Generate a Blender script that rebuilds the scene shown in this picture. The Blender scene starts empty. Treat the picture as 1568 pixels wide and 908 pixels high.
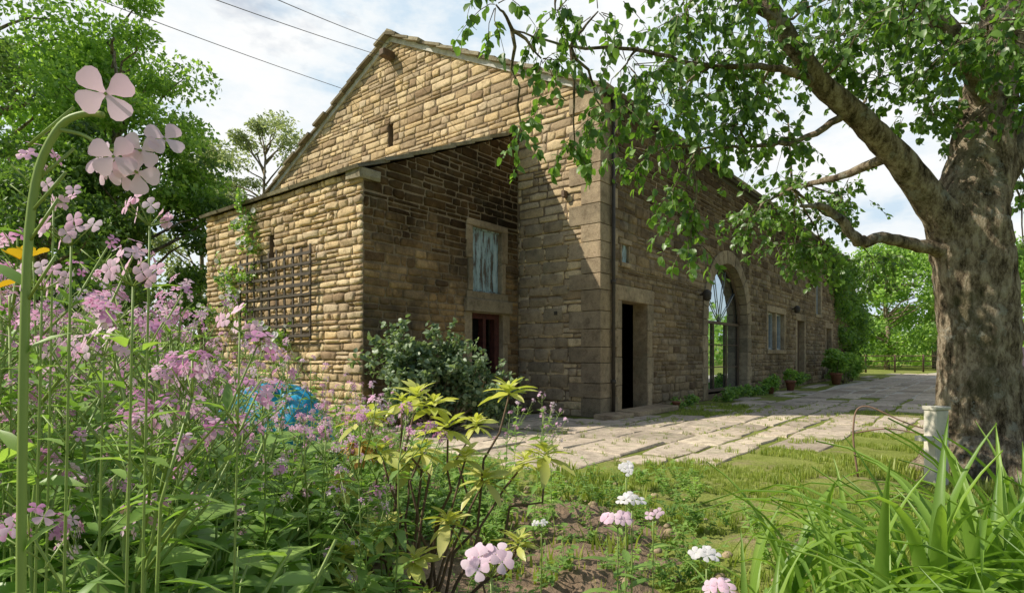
import bpy, bmesh, math, random
import numpy as np
from mathutils import Vector
rng=np.random.default_rng(11); random.seed(11)
scene=bpy.context.scene
U01=lambda a,b:random.uniform(a,b)

# ------------------------------------------------------------------ mesh builder
class MB:
    def __init__(s): s.V=[];s.L=[];s.S=[];s.M=[];s.R=[];s.F=[];s.nv=0
    def arr(s,V,L,S,M,R,F):
        s.V.append(V);s.L.append(L+s.nv);s.S.append(S);s.M.append(M);s.R.append(R);s.F.append(F);s.nv+=len(V)
    def add(s,V,faces,mat=0,rnd=0.5,smooth=True):
        V=np.asarray(V,float).reshape(-1,3)
        L=np.array([i for f in faces for i in f],int);S=np.array([len(f) for f in faces],int)
        R=np.full(len(V),rnd) if np.isscalar(rnd) else np.asarray(rnd)
        s.arr(V,L,S,np.full(len(S),mat,int),R,np.full(len(S),smooth,bool))
    def tmpl(s):
        return dict(V=np.concatenate(s.V),L=np.concatenate(s.L),S=np.concatenate(s.S),M=np.concatenate(s.M),R=np.concatenate(s.R),F=np.concatenate(s.F))
    def inst(s,T,pos,rot,scale,rnd=None,mat=None,w=0.6):
        pos=np.asarray(pos,float).reshape(-1,3);N=len(pos)
        if N==0:return
        K=len(T['V']);scale=np.broadcast_to(np.asarray(scale,float),(N,))
        V=np.einsum('nij,kj->nki',rot,T['V'])*scale[:,None,None]+pos[:,None,:]
        L=(T['L'][None]+(np.arange(N)*K)[:,None]).ravel()
        M=np.tile(T['M'],N) if mat is None else np.full(N*len(T['S']),mat,int)
        if rnd is None: rnd=rng.random(N)
        R=(T['R'][None]*(1-w)+np.asarray(rnd)[:,None]*w).ravel()
        s.arr(V.reshape(-1,3),L,np.tile(T['S'],N),M,R,np.tile(T['F'],N))
    def tube(s,pts,rad,sides=6,mat=0,rnd=0.5,cap=True,rough=0):
        pts=np.asarray(pts,float);n=len(pts)
        rad=np.broadcast_to(np.asarray(rad,float),(n,))
        V=[]
        t=np.gradient(pts,axis=0);t/=np.linalg.norm(t,axis=1)[:,None]+1e-9
        ref=np.array([0.31,0.17,0.93]) if abs(t[0][2])<.8 else np.array([1.,0.1,0])
        for i in range(n):
            x=np.cross(t[i],ref);x/=np.linalg.norm(x)+1e-9;y=np.cross(t[i],x)
            ref=np.cross(x,t[i])
            a=np.arange(sides)*2*math.pi/sides
            k=1.0
            if rough:k=1+rough*(np.sin(3*a+i*.11)*.9+.6*np.sin(5*a-i*.17+1)+.5*np.sin(9*a+i*.13+2)+.35*np.sin(14*a-i*.4)+rng.normal(size=sides)*.22)
            V.append(pts[i]+(rad[i]*k*np.cos(a))[:,None]*x+(rad[i]*k*np.sin(a))[:,None]*y)
        F=[(i*sides+j,i*sides+(j+1)%sides,(i+1)*sides+(j+1)%sides,(i+1)*sides+j) for i in range(n-1) for j in range(sides)]
        if cap:F.append(tuple(range((n-1)*sides,n*sides)));F.append(tuple(range(sides))[::-1])
        s.add(np.concatenate(V),F,mat,rnd)
    def build(s,name,mats,parent=None):
        T=s.tmpl();me=bpy.data.meshes.new(name)
        me.vertices.add(len(T['V']));me.vertices.foreach_set('co',T['V'].astype(np.float32).ravel())
        me.loops.add(len(T['L']));me.loops.foreach_set('vertex_index',T['L'].astype(np.int32))
        me.polygons.add(len(T['S']));st=np.concatenate([[0],np.cumsum(T['S'])[:-1]])
        me.polygons.foreach_set('loop_start',st.astype(np.int32));me.polygons.foreach_set('loop_total',T['S'].astype(np.int32))
        me.polygons.foreach_set('material_index',T['M'].astype(np.int32));me.polygons.foreach_set('use_smooth',T['F'])
        a=me.attributes.new('rnd','FLOAT','POINT');a.data.foreach_set('value',T['R'].astype(np.float32))
        for m in mats:me.materials.append(m)
        me.update(calc_edges=True);me.validate()
        o=bpy.data.objects.new(name,me);scene.collection.objects.link(o)
        if parent:o.parent=parent
        return o
def empty(name,loc=(0,0,0)):
    e=bpy.data.objects.new(name,None);e.location=loc;scene.collection.objects.link(e);return e
def rots(fwd,nrm):
    y=fwd/(np.linalg.norm(fwd,axis=1)[:,None]+1e-9)
    x=np.cross(y,nrm);x/=np.linalg.norm(x,axis=1)[:,None]+1e-9
    z=np.cross(x,y);return np.stack([x,y,z],axis=2)
def rotz(a):
    a=np.atleast_1d(a);R=np.zeros((len(a),3,3));R[:,0,0]=np.cos(a);R[:,0,1]=-np.sin(a);R[:,1,0]=np.sin(a);R[:,1,1]=np.cos(a);R[:,2,2]=1;return R
def unit(n):
    v=rng.normal(size=(n,3));return v/np.linalg.norm(v,axis=1)[:,None]
def leafT(ts,ps,w,fold=.25,droop=.15):
    b=MB();V=[];F=[]
    for t,p in zip(ts,ps):
        h=w*p/2;z=-droop*t*t
        V+= [(-h,t,fold*h+z),(0,t,z),(h,t,fold*h+z)]
    for i in range(len(ts)-1):
        a=3*i;F+=[(a,a+1,a+4,a+3),(a+1,a+2,a+5,a+4)]
    b.add(V,F);return b.tmpl()
OVATE=leafT([0,.25,.65,1],[.12,.95,.85,.04],.74,.25,.2)
LANCE=leafT([0,.3,.65,1],[.1,1,.75,.03],.30,.3,.35)
LONG=leafT([0,.3,.6,.85,1],[.15,.7,1,.6,.05],.32,.3,.3)
DIA=leafT([0,.5,1],[.1,1,.05],.6,.3,.15)
PETAL=leafT([0,.4,.8,1],[.15,.65,1,.55],.85,-.15,.12)

# ------------------------------------------------------------------ materials
def newmat(name):
    m=bpy.data.materials.new(name);m.use_nodes=True;nt=m.node_tree;nt.nodes.clear()
    o=nt.nodes.new('ShaderNodeOutputMaterial');return m,nt,o
def N(nt,t,**k):
    n=nt.nodes.new(t)
    for a,v in k.items():
        if a in n.inputs: n.inputs[a].default_value=v
        else:setattr(n,a,v)
    return n
def ramp(nt,fac,stops):
    r=nt.nodes.new('ShaderNodeValToRGB');e=r.color_ramp.elements
    while len(e)<len(stops):e.new(.5)
    for i,(p,c) in enumerate(stops):
        e[i].position=p;e[i].color=(*c,1) if len(c)==3 else c
    nt.links.new(fac,r.inputs[0]);return r.outputs[0]
def noise(nt,scale,detail=5,rough=.6,vec=None):
    n=N(nt,'ShaderNodeTexNoise');n.inputs['Scale'].default_value=scale;n.inputs['Detail'].default_value=detail;n.inputs['Roughness'].default_value=rough
    if vec:nt.links.new(vec,n.inputs['Vector'])
    return n.outputs['Fac']
def mix(nt,mode,fac,a,b):
    m=nt.nodes.new('ShaderNodeMix');m.data_type='RGBA';m.blend_type=mode
    for i,v in((0,fac),(6,a),(7,b)):
        if isinstance(v,(int,float)):m.inputs[i].default_value=v
        elif isinstance(v,tuple):m.inputs[i].default_value=(*v,1)
        else:nt.links.new(v,m.inputs[i])
    return m.outputs[2]
def thin(nt,o,c,tc_,trans,gl,rough):
    d=N(nt,'ShaderNodeBsdfDiffuse');nt.links.new(c,d.inputs[0])
    t=N(nt,'ShaderNodeBsdfTranslucent');nt.links.new(tc_,t.inputs[0])
    x=N(nt,'ShaderNodeMixShader');x.inputs[0].default_value=trans
    nt.links.new(d.outputs[0],x.inputs[1]);nt.links.new(t.outputs[0],x.inputs[2]);last=x
    if gl>0:
        g=N(nt,'ShaderNodeBsdfGlossy');g.inputs['Roughness'].default_value=rough;g.inputs[0].default_value=(1,1,1,1)
        y=N(nt,'ShaderNodeMixShader');y.inputs[0].default_value=gl;nt.links.new(x.outputs[0],y.inputs[1]);nt.links.new(g.outputs[0],y.inputs[2]);last=y
    nt.links.new(last.outputs[0],o.inputs[0])
def leafmat(name,cols,trans=.4,rough=.45,tcol=1.5,k=1.0,gl=.04):
    m,nt,o=newmat(name);at=N(nt,'ShaderNodeAttribute');at.attribute_name='rnd'
    n=len(cols);c=ramp(nt,at.outputs['Fac'],[(i/(n-1) if n>1 else 0,tuple(v*k for v in c)) for i,c in enumerate(cols)])
    thin(nt,o,c,mix(nt,'MULTIPLY',1.0,c,(tcol*1.1,tcol*1.15,tcol*.55)),trans,gl,rough);return m
def petalmat(name,cols,trans=.35):
    m,nt,o=newmat(name);at=N(nt,'ShaderNodeAttribute');at.attribute_name='rnd'
    c=ramp(nt,at.outputs['Fac'],[(i/(len(cols)-1),c) for i,c in enumerate(cols)])
    thin(nt,o,c,c,trans,0,.5);return m
def simple(name,c,rough=.7,metal=0,nz=8,var=.35,bump=.2,c2=None):
    m,nt,o=newmat(name);tc=N(nt,'ShaderNodeTexCoord');f=noise(nt,nz,4,.65,tc.outputs['Object'])
    c2=c2 or tuple(v*(1-var) for v in c)
    col=ramp(nt,f,[(.35,c2),(.65,c)])
    p=N(nt,'ShaderNodeBsdfPrincipled');p.inputs['Roughness'].default_value=rough;p.inputs['Metallic'].default_value=metal
    nt.links.new(col,p.inputs['Base Color'])
    if bump>0:
        b=N(nt,'ShaderNodeBump');b.inputs['Strength'].default_value=bump;b.inputs['Distance'].default_value=.02
        nt.links.new(noise(nt,nz*4,3,.7,tc.outputs['Object']),b.inputs['Height']);nt.links.new(b.outputs[0],p.inputs['Normal'])
    nt.links.new(p.outputs[0],o.inputs[0]);return m
def stonemat(name,cols,soot=.5,soot_lo=.42,soot_hi=.68,green=.15,bs=.5,top=None,moss=(.22,.22,.15)):
    m,nt,o=newmat(name);at=N(nt,'ShaderNodeAttribute');at.attribute_name='rnd';tc=N(nt,'ShaderNodeTexCoord');P=tc.outputs['Object']
    c=ramp(nt,at.outputs['Fac'],[(i/(len(cols)-1),c) for i,c in enumerate(cols)])
    c=mix(nt,'MULTIPLY',.85,c,ramp(nt,noise(nt,7,4,.75,P),[(.3,(.6,.56,.52)),(.5,(1.08,1.06,1.03)),(.72,(1.35,1.32,1.25))]))
    c=mix(nt,'MULTIPLY',.6,c,ramp(nt,noise(nt,60,1,.7,P),[(.3,(.75,.73,.7)),(.7,(1.3,1.3,1.3))]))
    n7=noise(nt,.7,5,.72,P)
    c=mix(nt,'MIX',ramp(nt,n7,[(soot_lo,(0,0,0)),(soot_hi,(soot,)*3)]),c,(.065,.052,.04))
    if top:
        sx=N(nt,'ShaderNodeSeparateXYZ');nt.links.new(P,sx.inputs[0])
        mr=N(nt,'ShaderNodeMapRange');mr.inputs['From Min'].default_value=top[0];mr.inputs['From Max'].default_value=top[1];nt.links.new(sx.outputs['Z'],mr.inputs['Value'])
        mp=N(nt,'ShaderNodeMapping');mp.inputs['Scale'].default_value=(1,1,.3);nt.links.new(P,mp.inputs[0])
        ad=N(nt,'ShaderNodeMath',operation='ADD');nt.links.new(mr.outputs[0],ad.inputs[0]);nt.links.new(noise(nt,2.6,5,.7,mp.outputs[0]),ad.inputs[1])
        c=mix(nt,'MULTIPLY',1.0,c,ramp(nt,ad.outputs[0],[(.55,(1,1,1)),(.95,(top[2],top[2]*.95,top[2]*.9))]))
    c=mix(nt,'MIX',ramp(nt,noise(nt,1.6,4,.7,P),[(.56,(0,0,0)),(.72,(green,)*3)]),c,moss)
    p=N(nt,'ShaderNodeBsdfDiffuse')
    nt.links.new(c,p.inputs['Color'])
    b=N(nt,'ShaderNodeBump');b.inputs['Strength'].default_value=bs;b.inputs['Distance'].default_value=.02
    nt.links.new(noise(nt,22,4,.75,P),b.inputs['Height']);nt.links.new(b.outputs[0],p.inputs['Normal'])
    nt.links.new(p.outputs[0],o.inputs[0]);return m
SC=[(.29,.21,.135),(.49,.37,.225),(.61,.47,.285),(.68,.54,.34),(.57,.46,.32),(.40,.305,.20),(.65,.49,.28)]
stone_g=stonemat('sandstone_gable',SC,.5,.50,.76,.25)
SC_SHADE=[tuple(v*q for v,q in zip(c,(.52,.51,.53))) for c in SC]  # gable stone colours darkened: shade of the unlit side wall put into them
stone_s=stonemat('sandstone_side_shaded',SC_SHADE,.7,.44,.70,.35,.5,(3.2,6.2,.5))
stone_d=stonemat('sandstone_annex_side_shaded',[tuple(v*k for v,k in zip(c,(.58,.50,.42))) for c in SC],.85,.43,.62,.15,.5,(2.4,4.6,.28))  # same stone as the annex front, its shaded side darkened in colour; soot on top
mortar=stonemat('mortar',[(.22,.165,.11),(.28,.22,.15)],.5)
quoin_m=stonemat('dressed_stone',[(.32,.25,.165),(.42,.33,.225),(.28,.23,.16)],.6,.44,.70,.35)
slate_m=stonemat('stone_slate',[(.16,.14,.10),(.28,.25,.18),(.38,.34,.25)],.5,.45,.7,.5)
flag_m=stonemat('flagstone',[(.36,.31,.25),(.54,.46,.37),(.44,.38,.31),(.60,.52,.41)],.4,.48,.75,.6,.5,None,(.17,.20,.08))
lime=simple('lime_mortar',(.70,.68,.62),.9)
dark=simple('painted_dark_interior',(.012,.011,.01),.9,bump=0)  # near-black colour painted in for the unlit rooms behind openings
blackpipe=simple('cast_iron',(.075,.06,.045),.7)
wood_dk=simple('old_timber',(.17,.11,.065),.8,nz=20)
redwood=simple('red_painted_wood',(.13,.035,.025),.75,nz=14,var=.6)
cream=simple('cream_paint',(.75,.70,.58),.6,nz=6,var=.3)
white=simple('white_paint',(.45,.47,.47),.5)
steel=simple('galvanised_steel',(.4,.38,.35),.5,.6)
rust=simple('rusty_wire',(.30,.18,.12),.7)
terracotta=simple('terracotta',(.33,.14,.08),.8)
cable_m=simple('cable',(.16,.16,.17),.6)
m,nt,o=newmat('peeling_blue_paint');tc=N(nt,'ShaderNodeTexCoord');mp=N(nt,'ShaderNodeMapping');mp.inputs['Scale'].default_value=(9,9,1.6);nt.links.new(tc.outputs['Object'],mp.inputs[0])
f=noise(nt,1.3,7,.75,mp.outputs[0]);c=ramp(nt,f,[(.45,(.12,.095,.075)),(.50,(.30,.40,.43)),(.58,(.40,.53,.57)),(.72,(.62,.67,.66))])
p=N(nt,'ShaderNodeBsdfPrincipled');p.inputs['Roughness'].default_value=.7;nt.links.new(c,p.inputs[0]);nt.links.new(p.outputs[0],o.inputs[0]);bluepaint=m
tarp=simple('blue_tarpaulin',(.012,.40,.72),.4,nz=3,var=.3)
m,nt,o=newmat('window_glass');g=N(nt,'ShaderNodeBsdfGlossy');g.inputs['Roughness'].default_value=.015;g.inputs[0].default_value=(.85,.93,1,1)
d=N(nt,'ShaderNodeBsdfDiffuse');d.inputs[0].default_value=(.02,.025,.03,1);x=N(nt,'ShaderNodeMixShader');x.inputs[0].default_value=.8
tc=N(nt,'ShaderNodeTexCoord');b=N(nt,'ShaderNodeBump');b.inputs['Strength'].default_value=.06;nt.links.new(noise(nt,1.5,2,.5,tc.outputs['Object']),b.inputs['Height']);nt.links.new(b.outputs[0],g.inputs['Normal'])
nt.links.new(d.outputs[0],x.inputs[1]);nt.links.new(g.outputs[0],x.inputs[2]);nt.links.new(x.outputs[0],o.inputs[0]);glass=m
m,nt,o=newmat('bark');tc=N(nt,'ShaderNodeTexCoord');mp=N(nt,'ShaderNodeMapping');mp.inputs['Scale'].default_value=(1,1,.4);nt.links.new(tc.outputs['Object'],mp.inputs[0])
f1=noise(nt,11,6,.8,mp.outputs[0]);f2=noise(nt,2.2,5,.7,tc.outputs['Object']);f3=noise(nt,5,5,.75,tc.outputs['Object'])
c=ramp(nt,f1,[(.36,(.04,.031,.022)),(.47,(.22,.17,.115)),(.58,(.46,.38,.27)),(.72,(.60,.52,.41))]);c=mix(nt,'MIX',ramp(nt,f2,[(.52,(0,0,0)),(.64,(.6,.6,.6))]),c,(.09,.09,.045))
c=mix(nt,'MIX',ramp(nt,f3,[(.56,(0,0,0)),(.63,(.55,.55,.55))]),c,(.42,.42,.36))
p=N(nt,'ShaderNodeBsdfDiffuse');nt.links.new(c,p.inputs[0])
b=N(nt,'ShaderNodeBump');b.inputs['Strength'].default_value=1;b.inputs['Distance'].default_value=.07;nt.links.new(f1,b.inputs['Height']);nt.links.new(b.outputs[0],p.inputs['Normal']);nt.links.new(p.outputs[0],o.inputs[0]);bark=m

L_tree=leafmat('tree_leaf',[(.055,.115,.022),(.10,.19,.035),(.17,.29,.05)],.45,.4,k=1.15,gl=.04)
L_dark=leafmat('dark_foliage',[(.04,.085,.022),(.09,.16,.035),(.16,.25,.055)],.38,k=1.25,gl=.03)
L_mid=leafmat('mid_foliage',[(.09,.17,.035),(.18,.30,.055),(.28,.41,.09)],.42,k=1.3,gl=.03)
L_pale=leafmat('pale_foliage',[(.18,.22,.13),(.28,.32,.20),(.38,.42,.27)],.4,k=1.1,gl=.03)
L_garden=leafmat('garden_leaf',[(.07,.14,.035),(.15,.25,.055),(.28,.39,.10)],.42,k=1.4,gl=.04)
L_stem=leafmat('green_stem',[(.17,.25,.06),(.29,.38,.10)],.15,k=1.2)
L_shrub=leafmat('shrub_leaf',[(.08,.13,.065),(.17,.24,.12),(.30,.37,.22)],.3,k=1.1)
L_yel=leafmat('yellow_green_leaf',[(.38,.44,.10),(.58,.60,.16),(.75,.70,.28)],.4,.4,1.2)
L_red=leafmat('wilting_leaf',[(.42,.15,.06),(.50,.28,.09),(.60,.52,.14)],.35)
L_iris=leafmat('iris_leaf',[(.09,.18,.035),(.19,.31,.05),(.33,.46,.10)],.42,.45,k=1.1,gl=.025)
L_grass=leafmat('grass_blade',[(.15,.20,.035),(.26,.33,.06),(.42,.45,.12)],.35,k=1.0,gl=.02)
L_ivy=leafmat('ivy_leaf',[(.08,.16,.03),(.16,.29,.05),(.27,.43,.08)],.35)
P_pink=petalmat('pink_petal',[(.58,.22,.46),(.76,.38,.62),(.86,.58,.74),(.88,.76,.83)],.4)
P_white=petalmat('white_petal',[(.8,.78,.74),(.85,.82,.84)])
P_pale=petalmat('pale_pink_petal',[(.84,.50,.66),(.88,.63,.75),(.88,.77,.82)],.35)
P_yel=petalmat('yellow_petal',[(.75,.42,.02),(.85,.6,.03)])

# ------------------------------------------------------------------ ground
def ground_mat():
    m,nt,o=newmat('grass_ground');geo=N(nt,'ShaderNodeNewGeometry');P=geo.outputs['Position']
    c=ramp(nt,noise(nt,1.2,5,.7,P),[(.3,(.13,.155,.04)),(.5,(.23,.27,.065)),(.7,(.33,.35,.11))])
    c=mix(nt,'MIX',ramp(nt,noise(nt,.9,4,.7,P),[(.54,(0,0,0)),(.66,(.8,.8,.8))]),c,(.34,.26,.17))
    c=mix(nt,'MULTIPLY',.6,c,ramp(nt,noise(nt,45,2,.8,P),[(.3,(.5,.5,.5)),(.7,(1.3,1.3,1.3))]))
    p=N(nt,'ShaderNodeBsdfDiffuse');nt.links.new(c,p.inputs[0])
    b=N(nt,'ShaderNodeBump');b.inputs['Strength'].default_value=.8;b.inputs['Distance'].default_value=.03;nt.links.new(noise(nt,30,4,.7,P),b.inputs['Height']);nt.links.new(b.outputs[0],p.inputs['Normal'])
    nt.links.new(p.outputs[0],o.inputs[0]);return m
b=MB();rad=[0,3,6,10,16,25,40,60,90,140,220,350,600,1000,2000];V=[];nA=72
for i,r in enumerate(rad):
    for j in range(nA):
        a=j*2*math.pi/nA;h=0 if r<80 else min(r-80,300)*.05*(.6+.4*math.sin(3*a+1))
        V.append((r*math.cos(a),r*math.sin(a),h))
F=[(i*nA+j,i*nA+(j+1)%nA,(i+1)*nA+(j+1)%nA,(i+1)*nA+j) for i in range(len(rad)-1) for j in range(nA)]
b.add(V,F);b.build('ground',[ground_mat()])

# ------------------------------------------------------------------ barn frame
C0=np.array([1.55,10.4,0]);ER=np.array([.7804,-.6253,0]);EN=np.array([.6253,.7804,0]);Z=np.array([0,0,1.])
def B(r,n,z=0):return C0+ER*r+EN*n+Z*z
class Fr:
    def __init__(s,O,U,Nn):s.O,s.U,s.N=O,U,Nn
    def P(s,u,v,d=0):return s.O+s.U*u+Z*v+s.N*d
def box(b,fr,u0,u1,v0,v1,d0,d1,mat=0,rnd=None,j=0.0,ch=0.0):
    rnd=random.random() if rnd is None else rnd
    J=lambda:U01(-j,j)
    pts=[]
    for (u,v) in((u0,v0),(u1,v0),(u1,v1),(u0,v1)):pts.append(fr.P(u+J(),v+J(),d0))
    for (u,v) in((u0,v0),(u1,v0),(u1,v1),(u0,v1)):pts.append(fr.P(u+J(),v+J(),d1-ch))
    if ch>0:
        for (u,v) in((u0+ch,v0+ch),(u1-ch,v0+ch),(u1-ch,v1-ch),(u0+ch,v1-ch)):pts.append(fr.P(u+J(),v+J(),d1+J()*.5))
    F=[(3,2,1,0)]+[(i,(i+1)%4,4+(i+1)%4,4+i) for i in range(4)]
    if ch>0:F+=[(4+i,4+(i+1)%4,8+(i+1)%4,8+i) for i in range(4)]+[(8,9,10,11)]
    else:F.append((4,5,6,7))
    b.add(pts,F,mat,rnd,False)
def pillow(b,fr,u0,u1,v0,v1,p,mat,rnd):
    cu,cv=(u0+u1)/2,(v0+v1)/2;hu,hv=(u1-u0)/2,(v1-v0)/2
    base=[(-1,-1),(0,-1),(1,-1),(1,0),(1,1),(0,1),(-1,1),(-1,0)]
    j=min(.016,hv*.22);o=[(cu+a*hu*(.96 if a*c else 1)+U01(-j,j),cv+c*hv*(.92 if a*c else 1)+U01(-j,j)) for a,c in base]
    tilt=U01(-.25,.25)
    pts=[fr.P(u,v,-.01) for u,v in o]
    k=.010
    sh=lambda s_u,s_v,d,jj:[fr.P(cu+(u-cu)*s_u,cv+(v-cv)*s_v,d*(1+tilt*(1 if v>cv else -1))+U01(-jj,jj)) for u,v in o]
    pts+=sh(max(.3,1-k/hu),max(.3,1-k/hv),p*.75,.004);pts+=sh(max(.25,1-.045/hu) if hu>.06 else .4,.55,p,.007);pts.append(fr.P(cu+U01(-.3,.3)*hu,cv,p+U01(-.006,.008)))
    F=[]
    for r in(0,8):
        for i in range(8):F.append((r+i,r+(i+1)%8,r+8+(i+1)%8,r+8+i))
    F+=[(16+i,16+(i+1)%8,24) for i in range(8)]
    b.add(pts,F,mat,rnd)
def minus(iv,a,c):
    out=[]
    for x,y in iv:
        if c<=x or a>=y:out.append((x,y));continue
        if a>x:out.append((x,a))
        if c<y:out.append((c,y))
    return out
def stones(b,fr,u0,u1,v0,v1,h,w,rects,mat=0,arch=None,prot=(.008,.03)):
    bp={v0,v1}
    for r in rects:
        for v in r[2:]:
            if v0<v<v1:bp.add(v)
    bp=sorted(bp);rows=[]
    for a,c in zip(bp[:-1],bp[1:]):
        n=max(1,round((c-a)/h));ws=[U01(.55,1.5) for _ in range(n)];s=sum(ws);x=a
        for k in ws:rows.append((x,x+k/s*(c-a)));x+=k/s*(c-a)
    for a,c in rows:
        mid=(a+c)/2;iv=[(u0,u1)]
        for r in rects:
            if r[2]<mid<r[3]:iv=minus(iv,r[0],r[1])
        if arch:
            cu,cv,R=arch
            if abs(mid-cv)<R and mid>cv-.1:
                k=math.sqrt(max(0,R*R-(mid-cv)**2));iv=minus(iv,cu-k,cu+k)
        rowr=U01(-.12,.12)
        for x,y in iv:
            u=x
            while u<y-.02:
                ww=U01(*w)*(1 if random.random()<.72 else .45);e=u+ww
                if y-e<w[0]*.7:e=y
                g=U01(.004,.009);q=c-a
                if e-u>.04 and q>.03:
                    rv=min(1,max(0,random.random()+rowr))
                    if q>.13 and random.random()<.16:
                        m_=a+q*U01(.4,.6);pillow(b,fr,u+g,e-g,a+g*.8,m_-g*.8,U01(*prot),mat,rv);pillow(b,fr,u+g,e-g,m_+g*.8,c-g*.8,U01(*prot),mat,random.random())
                    else:pillow(b,fr,u+g,e-g,a+g*.8,c-g*.8,U01(*prot),mat,rv)
                u=e
def backing(b,fr,u0,u1,v0,v1,rects,mat,arch=None,d=0,extra=()):
    bp={v0,v1}|set(extra)
    for r in rects:
        for v in r[2:]:
            if v0<v<v1:bp.add(v)
    if arch:
        for k in range(25):bp.add(max(v0,arch[1]+k/24*arch[2]))
    bp=sorted(bp)
    for a,c in zip(bp[:-1],bp[1:]):
        mid=(a+c)/2;iv=[(u0,u1)]
        for r in rects:
            if r[2]<mid<r[3]:iv=minus(iv,r[0],r[1])
        if arch and arch[1]<mid<arch[1]+arch[2]:
            k=math.sqrt(max(0,arch[2]**2-(mid-arch[1])**2));iv=minus(iv,arch[0]-k,arch[0]+k)
        for x,y in iv:b.add([fr.P(x,a,d),fr.P(y,a,d),fr.P(y,c,d),fr.P(x,c,d)],[(0,1,2,3)],mat,.5,False)
def reveal(b,fr,r,depth,mat):
    u0,u1,v0,v1=r
    c=[(u0,v0),(u1,v0),(u1,v1),(u0,v1)]
    V=[fr.P(u,v,0.0) for u,v in c]+[fr.P(u,v,-depth) for u,v in c]
    b.add(V,[(i,(i+1)%4,4+(i+1)%4,4+i) for i in range(4)],mat,.4,False)
def clip(o,co,no):
    bm=bmesh.new();bm.from_mesh(o.data)
    bmesh.ops.bisect_plane(bm,geom=bm.verts[:]+bm.edges[:]+bm.faces[:],plane_co=Vector(co),plane_no=Vector(no),clear_outer=True)
    bm.to_mesh(o.data);bm.free()

EAVE=5.8;RIDGE=8.6;W=11.28;LEN=26.7;SA=LEN
barn=empty('stone_barn',tuple(C0))
def buildp(b,name,mats):
    o=b.build(name,mats);o.parent=barn;o.matrix_parent_inverse.translation=-Vector(C0);return o
G=Fr(C0,-ER,-EN)
slit=(5.58,5.76,6.05,6.6)
b=MB();stones(b,G,.32,W,0,RIDGE,.135,(.2,.62),[slit],0)
backing(b,G,0,W,0,RIDGE,[slit],1);reveal(b,G,slit,.25,1)
o=buildp(b,'gable_wall',[stone_g,mortar])
sl=(RIDGE-EAVE)/(W/2)
for s,u0 in((1,0),(-1,W)):
    nU=G.U*(-s*sl)+Z;clip(o,G.P(u0,EAVE-.02,0),nU/np.linalg.norm(nU))
S=Fr(C0,EN,ER)
door=(.78,1.86,.02,2.14);sm=(.78,1.06,2.85,3.2);mul=(10.4,12.3,1.3,2.5);nd=(14.1,15.2,.02,2.4);up=(17.2,18.1,2.8,4.6);fd=(19.2,20.3,.02,2.3);arch=(6.75,2.0,1.55);ar=(5.2,8.3,.15,2.0)
rr=lambda r,a=.18,t=.25,s=.12:(r[0]-a,r[1]+a,max(0,r[2]-s),r[3]+t)
sur=[rr(door,.22,.28,0),rr(sm,.05,.1,.1),rr(mul,.15,.2,.15),rr(nd,.18,.25,0),rr(up,.15,.2,.15),rr(fd,.18,.25,0)]
b=MB();stones(b,S,.32,LEN,0,EAVE,.15,(.22,.65),sur+[(ar[0]-.3,ar[1]+.3,0,2.0)],0,(arch[0],arch[1],arch[2]+.33))
backing(b,S,0,LEN,0,EAVE,[door,sm,mul,nd,up,fd,ar],1,arch)
for r in (door,sm,mul,nd,up,fd):reveal(b,S,r,.3,2)
def surround(b,fr,r,j,l,s,mat=2,p=.03):
    u0,u1,v0,v1=r;box(b,fr,u0-j-.05,u1+j+.05,v1,v1+l,-.28,p+.01,mat,None,.004,.012)
    if s:box(b,fr,u0-j,u1+j,v0-s,v0,-.28,p+.03,mat,None,.004,.012)
    for a,c in((u0-j,u0),(u1,u1+j)):
        n=max(1,round((v1-v0)/.55));
        for i in range(n):
            x=v0+(v1-v0)*i/n;y=v0+(v1-v0)*(i+1)/n;e=.06*(i%2)
            box(b,fr,a-(e if a<u0 else 0),c+(e if c>u1 else 0),x+.004,y-.004,-.28,p,mat,None,.004,.012)
surround(b,S,door,.22,.28,0);surround(b,S,sm,.05,.1,.08);surround(b,S,mul,.15,.2,.13);surround(b,S,nd,.18,.25,0);surround(b,S,up,.15,.2,.13);surround(b,S,fd,.18,.25,0)
box(b,S,11.3,11.42,1.3,2.5,-.2,.01,2)
for a,c in((ar[0]-.3,ar[0]),(ar[1],ar[1]+.3)):
    for i in range(5):box(b,S,a-(.08*(i%2) if a<ar[0] else 0),c+(.08*(i%2) if a>ar[0] else 0),.02+i*.396,.41+i*.396,-.35,.035,2,None,.005,.014)
nV=17
for i in range(nV):
    a0=math.pi*i/nV+.006;a1=math.pi*(i+1)/nV-.006;cu,cv,R=arch;pts=[]
    for d in(-.35,.03+U01(0,.012)):
        for a,R_ in((a0,R),(a1,R),(a1,R+.34),(a0,R+.34)):pts.append(S.P(cu+R_*math.cos(a),cv+R_*math.sin(a),d))
    b.add(pts,[(0,1,2,3),(4,5,6,7)]+[(k,(k+1)%4,4+(k+1)%4,4+k) for k in range(4)],2,random.random(),False)
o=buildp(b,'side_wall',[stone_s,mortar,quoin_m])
b=MB()
z=0;i=0
while z<EAVE-.1:
    h=U01(.26,.4);h=min(h,EAVE-.02-z);g,s_=(.62,.34) if i%2 else (.36,.6)
    c=[(-g,-.042),(.042,-.042),(.042,s_),(-g,s_)]
    V=[B(r,n,z+.006) for r,n in c]+[B(r+U01(-.004,.004),n,z+h-.006) for r,n in c]
    b.add(V,[(3,2,1,0),(4,5,6,7)]+[(k,(k+1)%4,4+(k+1)%4,4+k) for k in range(4)],0,random.random(),False);z+=h;i+=1
z=0
while z<3.4:
    h=U01(.2,.34);u=.64+(.0 if random.random()<.5 else .1)
    while u<1.75:
        w=U01(.3,.6);pillow(b,G,u+.008,min(u+w,1.8)-.008,z+.008,z+h-.008,.043,0,random.random());u+=w
    z+=h
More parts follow.
